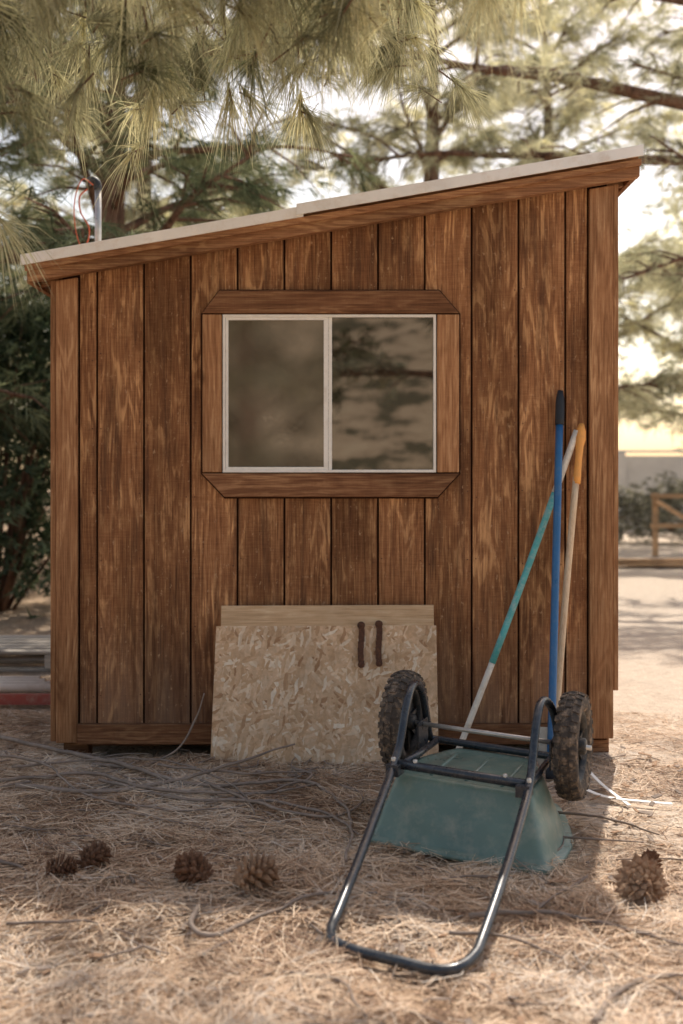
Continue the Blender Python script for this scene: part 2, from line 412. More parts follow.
mb.obj("foundation_skids",[M_trimx],shed,.004)
mb=MB(); mb.box(XL+.03,XR-.03,.10,DEP-.03,.08,.10); mb.obj("floor",[M_dark],shed)
mb=MB(); vx,vy=-1.25,.8
mb.tube([(vx,vy,2.18),(vx,vy,2.5),(vx,vy,2.70)],.017,10)
mb.tube(catmull([(vx,vy,2.70),(vx-.005,vy,2.735),(vx-.03,vy,2.752),(vx-.055,vy,2.735)],4),.020,10,mat=1)
mb.lathe((vx,vy,2.20),(0,0,1),[(.018,.05),(.03,.04),(.05,.0)],20)
mb.obj("vent_pipe",[M_steel,M_rimpl],shed)
mb=MB(); mb.tube(catmull([(vx-.05,vy-.02,2.70),(vx-.09,vy-.02,2.66),(vx-.085,vy-.02,2.58),(vx-.04,vy-.03,2.50),(vx-.05,vy-.03,2.42),(vx-.10,vy-.02,2.34),(vx-.09,vy-.02,2.25),(vx-.06,vy,2.20)],6),.004,6)
mb.tube(catmull([(vx-.02,vy-.02,2.72),(vx-.07,vy-.05,2.74),(vx-.11,vy-.05,2.62),(vx-.10,vy-.03,2.45),(vx-.03,vy-.03,2.3),(vx-.02,vy,2.22)],6),.003,6)
mb.obj("roof_cable",[M_wire],shed)
mb=MB()
for x in groove[1:-1]:
    for s_ in (-.018,.018):
        for z in np.arange(.25,2.3,.30):
            if z>rz(x)-.14: continue
            if -.64<x<.55 and 1.1<z<2.07: continue
            mb.lathe((x+s_+random.uniform(-.003,.003),-.0012,z+random.uniform(-.02,.02)),(0,-1,0),[(.0001,.0008),(.0028,.0008),(.0032,0)],6)
mb.obj("nail_heads",[M_rust],shed)

# ------------------------------------------------------------------ leaning boards
def leaning(name,x0,x1,xb0,xb1,yb,yt,zb,zt,th,mat):
    mb=MB(); d=np.array([0,yt-yb,zt-zb]); nrm=np.cross([1,0,0],d); nrm/=np.linalg.norm(nrm)
    if nrm[1]>0: nrm=-nrm
    f=[np.array(q,float) for q in ((xb0,yb,zb),(xb1,yb,zb-.006),(x1,yt,zt+.004),(x0,yt,zt))]
    V=[p+nrm*th for p in f]+f
    mb.add(V,[(0,1,2,3),(7,6,5,4),(0,4,5,1),(1,5,6,2),(2,6,7,3),(3,7,4,0)],.37)
    return mb.obj(name,[mat],None,.0015)
leaning("plywood_sheet",-.524,.402,-.53,.405,-.12,-.040,.0,.660,.012,M_ply)
o=leaning("osb_panel",-.545,.412,-.560,.415,-.150,-.056,-.004,.572,.011,M_osb)
mb=MB()
def strap(px,zt,zb):
    yt=lambda z:-.070-(.572-z)*.163
    pts=[(px+.003*math.sin(i),yt(zt-(zt-zb)*i/7)-.012,zt-(zt-zb)*i/7) for i in range(8)]
    for a,b in zip(pts[:-1],pts[1:]):
        c=[(a[k]+b[k])/2 for k in range(3)]
        mb.obox(c,(.013,0,0),(0,.006,0),(0,(a[1]-b[1])/2,(a[2]-b[2])/2*1.02),.4)
    mb.lathe((px,pts[0][1]-.004,zt-.01),(0,-1,0),[(.001,.008),(.014,.006),(.017,0)],14)
    mb.lathe((px,pts[-1][1]-.004,zb+.01),(0,-1,0),[(.001,.008),(.012,.006),(.015,0)],14)
strap(.085,.590,.405); strap(.162,.595,.410)
mb.obj("rusty_strap_hinge",[M_rust],o,.002)

# ------------------------------------------------------------------ long-handled tools
def lerp(a,b,t): return tuple(a[i]+(b[i]-a[i])*t for i in range(3))
def bowed(a,b,t0,t1,n=10,bow=.0):
    out=[]
    for i in range(n):
        t=t0+(t1-t0)*i/(n-1); p=list(lerp(a,b,t)); p[0]+=bow*math.sin(math.pi*t); out.append(tuple(p))
    return out
a=(.845,-.40,.0); b=(.958,-.035,1.60)
mb=MB(); mb.tube(bowed(a,b,.03,.91),.0165,12,mat=0); mb.tube(bowed(a,b,.905,1.0,6),[.0195,.020,.020,.019,.012],12,mat=1)
mb.tube(bowed(a,b,.0,.035,3),.02,12,mat=1); mb.obj("blue_broom_handle",[M_blue,M_blk2])
a=(.865,-.33,.0); b=(1.050,-.038,1.455)
mb=MB(); mb.tube(bowed(a,b,.10,.84,10,-.006),.0145,12,mat=0)
mb.tube(bowed(a,b,.82,1.0,9),[.0165,.0175,.016,.0155,.016,.018,.024,.022,.012],12,mat=1)
mb.tube([lerp(a,b,.04),lerp(a,b,.16)],[.015,.018],12,mat=2)
bl=[]
for i in range(9):
    t=i/8; w=.10*(math.sin(math.pi*min(1,t*.62+.38)))**.6
    for j in range(5):
        s_=(j-2)/2; bl.append((.868+w*s_*.9,-.34-.03*t-.02*(1-s_*s_)+.004,.20-.215*t))
mb.add(bl,[(i*5+j,i*5+j+1,(i+1)*5+j+1,(i+1)*5+j) for i in range(8) for j in range(4)],.5,2,True)
mb.obj("garden_shovel",[M_pole,M_orange,M_steel])
a=(.470,-.19,.0); b=(1.028,-.045,1.425)
mb=MB(); mb.tube(bowed(a,b,.0,.31,5,.008),.0135,12,mat=0); mb.tube(bowed(a,b,.30,.82,8,.008),.0145,12,mat=1)
mb.tube(bowed(a,b,.81,1.0,5,.008),.0150,12,mat=0); mb.obj("teal_rake_handle",[M_cream,M_teal])

mb=MB()
def strip(pts,w,h=.004):
    P=catmull(pts,5)
    for p,q in zip(P[:-1],P[1:]):
        d=(q-p); L=np.linalg.norm(d); d/=L; s_=np.cross([0,0,1],d); s_/=np.linalg.norm(s_)
        mb.obox((p+q)/2,d*L*.51,s_*w/2,np.array([0,0,h/2]),.5)
strip([(.87,-.60,.05),(.98,-.72,.024),(1.12,-.77,.018),(1.22,-.79,.015)],.022,.003)
strip([(.95,-.42,.09),(1.0,-.60,.040),(1.06,-.80,.012)],.014,.003)
mb.obj("white_plastic_strip",[M_white])

# ------------------------------------------------------------------ wheelbarrow (upside down)
wb=empty("wheelbarrow")
O=np.array([.51,-.98,0]); u=np.array([-.375,-.927,0]); v=np.array([.927,-.375,0])
def W(a,b,z):
    p=O+u*a+v*b; p[2]=z-.055*b*(1 if a<.6 else max(0,(1.1-a)/.5)); return p
rim=[(.40,-.30),(.40,.30),(.10,.30),(-.28,.19),(-.28,-.19),(.10,-.30)]
top=[(.325,-.235),(.325,.235),(.08,.220),(-.12,.14),(-.12,-.14),(.08,-.220)]
def chaikin(P,n):
    P=[np.array(p,float) for p in P]; k=.09
    for _ in range(n):
        Q=[]
        for i in range(len(P)):
            a,b=P[i],P[(i+1)%len(P)]; Q+= [a*(1-k)+b*k,a*k+b*(1-k)]
        P=Q; k=.25
    return P
cr,ct=chaikin(rim,4),chaikin(top,4)
def ring(t,z,off=0):
    out=[]
    for r_,t_ in zip(cr,ct):
        p=r_*(1-t)+t_*t; c=np.array([.06,0]); d=p-c; d/=np.linalg.norm(d); p=p+d*off; out.append(W(p[0],p[1],z))
    return out
spec=[(0,.012,.0),(0,.008,.020),(0,.010,.028),(0,.020,.028),(0,.026,.022),(0,.028,.003),(.03,.035,.0),(.25,.075,.0),(.5,.125,.003),(.52,.130,.0),(.75,.178,.0),(.92,.210,.0),(.98,.220,-.003),(1,.225,-.010),(1,.226,-.03),(1,.220,-.036),(1,.219,-.06)]
V=[];m=len(cr)
for t,z,off in spec: V+=ring(t,z,off)
F=[(i*m+k,i*m+(k+1)%m,(i+1)*m+(k+1)%m,(i+1)*m+k) for i in range(len(spec)-1) for k in range(m)]
F.append(tuple((len(spec)-1)*m+k for k in range(m)))
mb=MB(); mb.add(V,F,.5,0,True)
for bb in (-.12,0,.12):
    mb.tube([W(-.05,bb,.216),W(.0,bb,.219),W(.24,bb,.219),W(.27,bb,.216)],.007,8)
mb.obj("tray",[M_green],wb)
mb=MB()
pts=[(-.10,-.24,.245),(-.03,-.24,.40),(.05,-.235,.468),(.14,-.23,.478),(.22,-.225,.42),(.29,-.222,.315),(.36,-.22,.262),(.45,-.21,.225),(.75,-.175,.125),(1.02,-.145,.045),(1.11,-.13,.030),(1.165,-.10,.026),(1.195,-.03,.024),(1.215,.10,.024),(1.225,.18,.024),(1.205,.235,.026),(1.13,.262,.032),(1.04,.262,.050),(.75,.25,.128),(.45,.235,.225),(.36,.23,.262),(.29,.225,.315),(.22,.222,.42),(.14,.22,.478),(.05,.225,.468),(-.03,.235,.40),(-.10,.24,.245)]
mb.tube([W(*p) for p in catmull(pts,6)],.0140,14)
mb.tube([W(.345,-.225,.262),W(.345,0,.262),W(.345,.235,.262)],.0155,14)
mb.tube([W(*p) for p in catmull([(-.10,-.24,.245),(-.11,-.20,.243),(-.11,0,.243),(-.11,.20,.243),(-.10,.24,.245)],5)],.0135,12)
for sg in (-1,1):
    mb.obox(W(.0,sg*.235,.285),u*.055,v*.003,np.array([0,0,.05]))
    mb.tube([W(.30,sg*.215,.245),W(.1,sg*.212,.243),W(-.1,sg*.21,.243)],.012,10)
    mb.obox(W(.36,sg*.215,.248),u*.03,v*.022,np.array([0,0,.018]))
mb.obj("frame",[M_black],wb)
mb=MB(); mb.tube([W(0,-.37,.32),W(0,.365,.32)],.0085,12)
for p in ((.345,-.15,.278),(.345,.15,.278),(.36,-.22,.28),(.36,.23,.28)):
    mb.lathe(W(*p),(0,0,1),[(.0001,.007),(.006,.007),(.008,.004),(.008,-.006)],8)
mb.obj("axle",[M_steel],wb)
for i,sg in enumerate((-1,1)):
    mb=MB(); c=W(0,sg*.305,.32); ax_=v.copy(); Rw=.178; hw=.040
    mb.lathe(c,ax_,[(.118,-.026),(.122,-hw*.82),(.145,-hw),(Rw*.93,-hw*.9),(Rw*.985,-hw*.6),(Rw,-.012),(Rw,.012),(Rw*.985,hw*.6),(Rw*.93,hw*.9),(.145,hw),(.122,hw*.82),(.118,.026)],56,.5,0)
    p_=np.cross(ax_,[0,0,1.]); p_/=np.linalg.norm(p_); q_=np.cross(ax_,p_)
    for k in range(30):
        t=2*math.pi*k/30; e=math.cos(t)*p_+math.sin(t)*q_; tg=-math.sin(t)*p_+math.cos(t)*q_
        mb.obox(c+e*(Rw+.001),e*.004,ax_*.010,tg*.011,.5)
        t+=math.pi/30; e=math.cos(t)*p_+math.sin(t)*q_; tg=-math.sin(t)*p_+math.cos(t)*q_
        for s2 in (-1,1):
            mb.obox(c+e*(Rw*.975)+ax_*s2*.026,(e+ax_*s2*.5)*.004,(ax_-e*s2*.4)*.011,tg*.010,.5)
    mb.lathe(c,ax_,[(.121,-.028),(.112,-.026),(.106,-.008),(.106,.008),(.112,.026),(.121,.028)],40,.5,1)
    mb.lathe(c,ax_,[(.0001,-.043),(.024,-.042),(.028,-.038),(.030,-.012),(.030,.012),(.028,.038),(.024,.042),(.0001,.043)],24,.5,1)
    for k in range(8):
        t=2*math.pi*k/8+.2; e=math.cos(t)*p_+math.sin(t)*q_; tg=-math.sin(t)*p_+math.cos(t)*q_
        mb.obox(c+e*.067,e*.043,ax_*.013,tg*.008,.5,1)
    mb.lathe(c,ax_,[(.028,-.003),(.108,-.003),(.108,.003),(.028,.003)],40,.5,1)
    mb.obj("wheel_%d"%(i+1),[M_rubber,M_rimpl],wb)

# ------------------------------------------------------------------ pine cones
def cone(x,y,s,mat,az=0,tilt=1.3):
    mb=MB(); axis=np.array([math.cos(az)*math.sin(tilt),math.sin(az)*math.sin(tilt),math.cos(tilt)])
    p=np.cross(axis,[0,0,1.]); p/=np.linalg.norm(p); q=np.cross(axis,p)
    Lc=s*1.0; Rc=s*.46; zc=gh(x,y)+Rc*.80+.014; c0=np.array([x,y,zc])-axis*Lc*.45
    mb.tube([c0,c0+axis*Lc*.9],[Rc*.35,Rc*.5,Rc*.2],8)
    N=78
    for i in range(N):
        t=(i+.5)/N; a=i*2.39996+random.uniform(-.1,.1); e=math.cos(a)*p+math.sin(a)*q; tg=np.cross(axis,e)
        prof=math.sin(math.pi*(t*.80+.17))**.65
        r=Rc*prof*random.uniform(.86,1.12); b=c0+axis*(Lc*t*.9)
        o_=e*(.9)+axis*(.10+.65*t+random.uniform(-.12,.12)); o_/=np.linalg.norm(o_)
        w=s*.085*(.6+.6*prof)
        root=b+e*r*.22; mid=root+o_*r*.66; tip=root+o_*r*.98
        up=np.cross(tg,o_)*s*.022
        V=[root-tg*w*.3,root+tg*w*.3,mid+tg*w,mid-tg*w,tip+up*1.2,mid+up*2.2,mid-up*1.0]
        mb.add(V,[(0,1,2,6),(0,6,3),(0,3,5),(1,5,2),(0,5,1),(2,5,4),(5,3,4),(3,6,4),(6,2,4)])
    return mb.obj("pine_cone",[mat])
cone(-.443,-1.57,.115,M_cone,2.6,1.4); cone(-.25,-1.63,.130,M_cone2,.5,1.5); cone(-.855,-1.50,.098,M_cone,.3,1.5)
cone(-.775,-1.41,.105,M_cone,.9,1.35); cone(.860,-1.70,.145,M_cone2,-2.0,1.0); cone(.950,-1.47,.070,M_cone,1.4,1.2)

# ------------------------------------------------------------------ fallen branches and twigs (one object)
mb=MB()
def twig(pts,r,lift=.018,wig=.016):
    P=catmull([(x,y,z+gh(x,y)+lift+r) for x,y,z in [(p if len(p)==3 else (*p,0)) for p in pts]],9)
    P=[p+np.array([wig*noise.noise(Vector((p[0]*9,p[1]*9,1))),wig*noise.noise(Vector((p[0]*9,p[1]*9,7))),abs(wig*.8*noise.noise(Vector((p[0]*6,p[1]*6,4))))]) for p in P]
    rr=[r*(1-.55*k/7)*random.uniform(.8,1.2) for k in range(8)]
    mb.tube(P,rr,6)
twig([(-1.7,.30),(-1.3,.0),(-.92,-.26),(-.543,-.60),(-.16,-.56),(.0,-.85),(.03,-1.15),(.01,-1.48)],.0095,.034)
twig([(-1.25,-.62),(-.9,-.68),(-.60,-.52),(-.38,-.38,.03),(-.2,-.22,.06)],.009,.034)
twig([(-.95,-.50),(-.6,-.78),(-.3,-.84),(-.05,-.98),(.05,-1.2)],.008,.034)
twig([(-1.4,-.55),(-1.0,-.42),(-.75,-.66),(-.35,-.72),(-.1,-.62)],.008,.034)
twig([(-1.6,-.15),(-1.25,-.30),(-.95,-.72),(-.55,-.92),(-.2,-.80)],.006,.036)
twig([(-1.35,-.35),(-1.0,-.18),(-.7,-.30),(-.42,-.62),(-.30,-1.0)],.006,.036)
twig([(-1.05,-.22),(-.86,-.25),(-.72,-.17,.03),(-.62,-.12,.16),(-.585,-.11,.27)],.007,.015)
twig([(-.20,-.35),(-.12,-.5),(-.3,-.7),(-.5,-.85)],.0065,.034)
twig([(-.75,-.35),(-.55,-.42),(-.3,-.48),(-.1,-.40)],.0065,.034)
twig([(-.55,-.55),(-.25,-.95),(-.02,-1.0),(.08,-.8),(.0,-.6)],.0065,.034)
twig([(-1.3,-.95),(-1.0,-.85),(-.7,-.95),(-.45,-1.1)],.006,.03)
twig([(-.40,-1.78),(-.39,-1.93),(-.33,-2.0),(-.20,-1.86),(-.05,-1.72),(.1,-1.70)],.008,.028)
twig([(.35,-1.86),(.58,-1.86),(.78,-1.95),(.98,-2.12)],.0075,.026)
twig([(.55,-2.45),(.66,-2.28),(.82,-2.20),(1.0,-2.2)],.009,.026)
twig([(-.15,-2.2),(.0,-2.28),(.05,-2.45)],.006,.028); twig([(.28,-1.98),(.42,-2.0),(.55,-2.12)],.006,.026)
twig([(-1.2,-1.35),(-1.0,-1.42),(-.95,-1.52)],.006,.028); twig([(.75,-.9),(.95,-1.05),(1.05,-1.2)],.006)
twig([(-.9,-1.9),(-.7,-1.88),(-.55,-1.96)],.005,.028)
for _ in range(230):
    x=random.uniform(-1.7,1.3); y=random.uniform(-2.7,.0); a=random.uniform(0,6.3); L=random.uniform(.05,.40); k=random.gauss(0,.5)
    if y+4.85< abs(x)/.36: continue
    if random.random()<.5 and y>-1.3: x=random.uniform(-1.3,.1)
    P=[(x,y)]
    for j in range(4): a+=k*.4; x+=math.cos(a)*L/4; y+=math.sin(a)*L/4; y=min(y,-.05); P.append((x,y))
    twig(P,random.uniform(.0018,.005),.024,.006)
mb.obj("fallen_branches",[M_twig])
mb=MB()
for _ in range(700):
    x=random.uniform(-1.8,1.7); y=random.uniform(-2.8,.0); s_=random.uniform(.004,.014); a=random.uniform(0,3)
    d=np.array([math.cos(a),math.sin(a),random.uniform(-.3,.3)]); e=np.array([-math.sin(a),math.cos(a),random.uniform(-.3,.3)])
    mb.obox((x,y,gh(x,y)+.008+random.random()*.020),d*s_*random.uniform(1,2.2),e*s_*.7,np.array([0,0,.0015]),None,random.choice((0,1)))
mb.obj("bark_litter",[M_cone2,M_twig])

# ------------------------------------------------------------------ trees
def needles(P,D,n,L,Wd,spread,droop,shoot=.06,tint=None,segs=2):
    P=np.asarray(P,float);D=np.asarray(D,float); N=len(P)
    Pi=np.repeat(P,n,0);Di=np.repeat(D,n,0); M=N*n
    Di/= (np.linalg.norm(Di,axis=1)[:,None]+1e-9)
    d=Di+R.normal(0,spread,(M,3)); d/=np.linalg.norm(d,axis=1)[:,None]
    l=(L*R.uniform(.6,1.1,M))[:,None]; b=Pi-Di*R.uniform(0,1,M)[:,None]*shoot
    s=np.cross(d,R.normal(0,1,(M,3))); s/= (np.linalg.norm(s,axis=1)[:,None]+1e-9); s*=Wd/2
    dz=np.array([0,0,-1.])
    tt=np.repeat(tint if tint is not None else R.uniform(0,1,N),n)+R.normal(0,.12,M); tt=np.clip(tt,0,1)
    if segs==1:
        tip=b+d*l+dz*l*droop; V=np.stack([b-s,b+s,tip],1).reshape(-1,3); T=np.arange(M*3).reshape(-1,3); return V,T,np.repeat(tt,3)
    m1=b+d*l*.5+dz*l*droop*.22; tip=b+d*l*.92+dz*l*droop*.85
    V=np.stack([b-s,b+s,m1-s,m1+s,tip],1).reshape(-1,3); base=(np.arange(M)*5)[:,None]
    T=np.concatenate([base+np.array(q) for q in ((0,1,3),(0,3,2),(2,3,4))]); return V,T,np.repeat(tt,5)

def pine(name,base,H,r0,c0,RR,nl,seed,nmat,ntuft=26,L=.2,Wd=.006,extra=(),sub=8,droopN=.25,limb_el=.25):
    rg=random.Random(seed); root=empty(name); mb=MB(); TP=[];TD=[];TT=[]
    tr=[(.12*math.sin(t*5+seed)*t,.12*math.cos(t*4+seed)*t,H*t-.1*(t==0)) for t in np.linspace(0,1,9)]
    trp=catmull(tr,4); mb.tube(trp,[r0*1.25,r0,r0*.8,r0*.55,r0*.3,.02],10)
    def tp(t): return trp[min(len(trp)-1,int(t*(len(trp)-1)))]
    limbs=[]
    for i in range(nl):
        t=c0+(1-c0)*((i+rg.random()*.6)/nl); f=(t-c0)/(1-c0)
        limbs.append((t,i*2.4+rg.uniform(-.4,.4),RR*(1-.62*f**1.4)*rg.uniform(.55,1.2),limb_el+rg.uniform(-.2,.3)+.35*f,r0*(.35-.22*f)))
    limbs+=list(extra)
    for t,az,Ln,el,rad in limbs:
        p=np.array(tp(t)); P=[p]; a=az; e=el; n=7; ct=rg.uniform(.0,1)
        for k in range(n):
            a+=rg.uniform(-.14,.14); e+=rg.uniform(-.14,.08)
            p=p+np.array([math.cos(a)*math.cos(e),math.sin(a)*math.cos(e),math.sin(e)])*Ln/n; P.append(p)
        mb.tube(catmull(P,2),[rad,rad*.7,rad*.45,.008],6)
        for k in range(int(sub*2*max(1,Ln/2.2))):
            q=rg.uniform(.25,1.0); ii=q*(n-1e-3); i0=int(ii); pp=P[i0]+(P[i0+1]-P[i0])*(ii-i0)
            aa=a+rg.choice((-1,1))*rg.uniform(.3,1.3); ee=rg.uniform(-.55,.55); sl=min(Ln,2.2)*rg.uniform(.10,.30)*(1.25-q*.5)+.12
            sd=np.array([math.cos(aa)*math.cos(ee),math.sin(aa)*math.cos(ee),math.sin(ee)])
            S=[pp,pp+sd*sl*.5+np.array([0,0,.03]),pp+sd*sl+np.array([0,0,-.03*sl*3])]
            mb.tube(S,[rad*.25+.004,.004],4,caps=False)
            tc=min(1,max(0,ct*.5+rg.uniform(0,.6)))
            for j in range(5):
                w=.35+.65*j/4; c=pp+sd*sl*w+np.array([rg.gauss(0,.07),rg.gauss(0,.07),rg.gauss(0,.07)])
                TP.append(c); TD.append(sd+np.array([rg.gauss(0,.35),rg.gauss(0,.35),rg.gauss(.1,.35)])); TT.append(tc+rg.uniform(-.15,.15))
    wood_o=mb.obj("trunk_and_limbs",[M_bark],root)
    V,T,tt=needles(TP,TD,ntuft,L,Wd,.55,droopN,L*.6,np.array(TT),1)
    no=obj_from("needles",tri_mesh("needles",V,T,tt),[nmat],root)
    root.location=base; return root,wood_o,no
def copy_tree(src,name,loc,rot,sc):
    root=empty(name)
    for s_ in src[1:]:
        o=bpy.data.objects.new(s_.name.split(".")[0],s_.data); COL.objects.link(o); o.parent=root
    root.location=loc; root.rotation_euler=(0,0,rot); root.scale=(sc,sc,sc); return root

t1=pine("pine_tree",(-2.0,4.9,0),7.2,.17,.30,2.5,34,3,M_ndl,18,.24,.008,sub=8,droopN=.35)
t2=pine("pine_tree",(-4.4,6.0,0),8.0,.18,.10,2.6,40,5,M_ndl,16,.24,.012,sub=8,droopN=.35)
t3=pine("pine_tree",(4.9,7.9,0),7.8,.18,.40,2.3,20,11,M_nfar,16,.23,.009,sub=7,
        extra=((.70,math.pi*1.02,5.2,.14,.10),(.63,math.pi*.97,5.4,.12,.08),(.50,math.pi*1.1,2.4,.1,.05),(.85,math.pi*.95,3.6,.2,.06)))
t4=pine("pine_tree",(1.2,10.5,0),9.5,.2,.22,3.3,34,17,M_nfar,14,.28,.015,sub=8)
for loc,rot,sc in (((7.6,15,0),2.1,1.05),((-3.2,13,0),4.0,1.1),((4.0,17,0),5.2,1.2)):
    copy_tree(t4,"pine_tree",loc,rot,sc)
copy_tree(t2,"pine_tree",(-8.0,10.5,0),2.0,1.05)
# behind the viewer: what the window glass mirrors
copy_tree(t4,"pine_tree",(2.6,-17,0),1.0,1.35); copy_tree(t2,"pine_tree",(-2.2,-21,0),3.0,1.3)
def distant():
    TP=[];TD=[];TT=[]; mb=MB()
    for i in range(28):
        x=-24+i*1.9+random.uniform(-.6,.6); y=random.uniform(24,34); H=random.uniform(8.5,13.0); w=random.uniform(1.8,2.8)
        mb.tube([(x,y,-.1),(x+.1,y,H*.5),(x,y,H*.9)],[.16,.1,.03],6)
        for c in range(36):
            z=H*random.uniform(.10,1); rr=w*(1-(z/H)**2*.7); a=random.uniform(0,6.3); q=random.random()**.5*rr
            cx,cy=x+math.cos(a)*q,y+math.sin(a)*q; tc=random.uniform(0,1)
            for j in range(14):
                TP.append((cx+random.gauss(0,.36),cy+random.gauss(0,.36),z+random.gauss(0,.26))); TD.append((random.gauss(0,.6),random.gauss(0,.6),.3)); TT.append(tc)
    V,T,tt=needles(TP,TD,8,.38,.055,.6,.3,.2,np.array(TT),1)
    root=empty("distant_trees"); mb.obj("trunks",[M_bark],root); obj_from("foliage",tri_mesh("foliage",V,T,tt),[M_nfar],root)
distant()

# overhanging pine whose trunk stands out of frame on the left
def overhang():
    root=empty("pine_tree"); mb=MB(); TP=[];TD=[];TT=[]; rg=random.Random(21)
    mb.tube(catmull([(-3.3,-1.9,-.1),(-3.25,-1.85,1.5),(-3.3,-1.8,3.2),(-3.2,-1.7,5.5),(-3.25,-1.7,7.5)],5),[.22,.19,.16,.1,.04],12)
    limbs=[catmull([(-3.3,-1.8,2.75),(-2.3,-1.85,3.0),(-1.3,-1.8,3.08),(-.5,-1.75,3.0),(.2,-1.7,2.95),(.8,-1.6,2.85)],8),
           catmull([(-3.3,-1.8,3.1),(-2.2,-1.3,3.3),(-1.2,-1.0,3.3),(-.3,-.9,3.2),(.4,-.8,3.15)],8),
           catmull([(-3.3,-1.8,2.4),(-2.3,-1.6,2.7),(-1.5,-1.7,2.72),(-1.0,-1.8,2.6)],8)]
    high=[catmull([(-3.25,-1.7,4.6),(-2.3,-.6,5.2),(-1.0,.6,5.5),(.3,1.2,5.5),(1.3,1.3,5.4)],8),catmull([(-3.2,-1.7,4.2),(-2.6,-.2,4.9),(-1.6,1.2,5.2),(-.4,1.9,5.2),(.7,2.2,5.1)],8)]  # unseen upper limbs, added to dapple the sun on the ground
    for P in limbs+high: mb.tube(P,[.055,.045,.032,.02,.008],8)
    br=[]
    for k in range(26):      # near row
        x=-1.02+1.50*k/25+rg.uniform(-.05,.05); y=-1.8+rg.uniform(-.35,.2)
        low=2.37+.16*max(0,(x+.1))/.5+rg.uniform(-.10,.14)
        br.append(((x-.15+rg.uniform(-.08,.08),-1.76,3.0),(x,y,low)))
    for k in range(24):      # rear row
        x=-1.25+1.65*k/23+rg.uniform(-.05,.05); y=-.92+rg.uniform(-.25,.2)
        low=2.62+.10*max(0,x)+rg.uniform(-.12,.15)-(.12 if -.75<x<-.3 else 0)
        br.append(((x-.18+rg.uniform(-.08,.08),-.92,3.25),(x,y,low)))
    br+=[((-1.25,-1.8,2.72),(-.97,-1.85,2.16)),((-1.3,-1.7,2.72),(-1.08,-1.7,2.02)),((-1.2,-1.75,2.7),(-.92,-1.8,2.26))]
    for a,b in br:
        a=np.array(a);b=np.array(b); mid=(a+b)/2+np.array([.06,0,.08]); C=catmull([a,mid,b],8); mb.tube(C[:int(len(C)*.8)],[.007,.005,.003],6)
        tc=rg.uniform(.15,1.0)
        for j in range(6):
            p=C[int(len(C)*(.35+.65*j/6))]; d=(b-mid); d=d/np.linalg.norm(d)
            off=np.array([rg.gauss(0,.08),rg.gauss(0,.09),rg.gauss(0,.05)]); q=p+off
            mb.tube([p,q],.003,4,caps=False)
            TP.append(q); TD.append(d*.35+off*7+np.array([0,0,.1])); TT.append(tc+rg.uniform(-.3,.2))
    for P in high:
        for j in range(50):
            p0=P[int(rg.uniform(.40,.99)*len(P))]; p=p0+np.array([rg.gauss(0,.32),rg.gauss(0,.36),rg.uniform(-.2,.3)])
            mb.tube([p0,p],.005,3,caps=False)
            TP.append(p); TD.append((rg.gauss(0,1),rg.gauss(0,1),.3)); TT.append(rg.random())
    mb.obj("trunk_and_limbs",[M_bark],root)
    V,T,tt=needles(TP,TD,76,.22,.0024,.48,.55,.08,np.array(TT),2)
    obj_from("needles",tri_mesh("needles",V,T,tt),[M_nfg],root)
overhang()

def shrub(name,cx,cy,rx,ry,h,n,seed,mat,leaf=.06):
    rg=random.Random(seed); root=empty(name); TP=[];TD=[];TT=[]; mb=MB()
    for k in range(n):
        a=rg.uniform(0,6.3); q=rg.random()**.5; z=rg.uniform(.05,1)**.8; w=math.sqrt(max(0,1-(z*.9)**2))
        x=math.cos(a)*q*rx*w; y=math.sin(a)*q*ry*w
        if k%8==0: mb.tube([(x*.2,y*.2,-.05),(x*.6,y*.6,z*h*.6),(x,y,z*h)],[.02,.012,.004],5)
        tc=rg.random()
        for j in range(8): TP.append((x+rg.gauss(0,.13),y+rg.gauss(0,.13),max(.02,z*h+rg.gauss(0,.12)))); TD.append((x+rg.gauss(0,.3),y+rg.gauss(0,.3),.4)); TT.append(tc)
    V,T,tt=needles(TP,TD,9,leaf*2.2,leaf*.42,.8,.15,.08,np.array(TT),1)
    mb.obj("stems",[M_bark],root); obj_from("leaves",tri_mesh("leaves",V,T,tt),[mat],root); root.location=(cx,cy,0)
shrub("shrub",-3.3,5.4,1.3,.9,2.9,320,1,M_shrub)
shrub("shrub",-4.8,8.5,2.2,1.4,3.4,300,2,M_shrub)
shrub("hedge",8.0,16.5,4.2,1.0,1.15,440,3,M_hedge)

# ------------------------------------------------------------------ background objects
mb=MB()
for i in range(9): mb.box(2+i*2.4+.004,2+(i+1)*2.4-.004,22,22.2,-.1,1.80); mb.box(2+i*2.4-.12,2+i*2.4+.12,21.94,22.26,-.1,1.88)
mb.box(1.9,23.8,21.97,22.23,1.885,1.94); mb.obj("block_wall",[M_blockw],None,.01)
mb=MB()
for k in range(3):
    mb.obox((4.6+.05*k,10.3+.17*k,.05),(1.0,.03*k,0),(0,.07,0),(0,0,.022))
mb.obox((4.6,10.4,.10),(.9,.08,0),(0,.07,0),(0,0,.02)); mb.obj("lumber_stack",[M_tan],None,.004)
mb=MB()
for x in (4.95,6.3): mb.box(x,x+.08,12.6,12.68,-.05,1.00)
mb.box(4.90,6.5,12.575,12.60,.92,.99); mb.box(4.90,6.5,12.575,12.60,.45,.52)
mb.obox((5.6,12.55,.5),(.62,0,-.38),(0,.012,0),(.02,0,.03)); mb.obj("wooden_railing",[M_tan],None,.004)
mb=MB()
for y,z in ((1.02,.03),(1.40,.03)):
    mb.box(-3.6,-1.50,y,y+.012,z-.02,z+.035,mat=0); mb.box(-3.6,-1.50,y+.0125,y+.035,z+.022,z+.0345,mat=0); mb.box(-3.6,-1.50,y+.0125,y+.035,z-.0195,z-.007,mat=0)
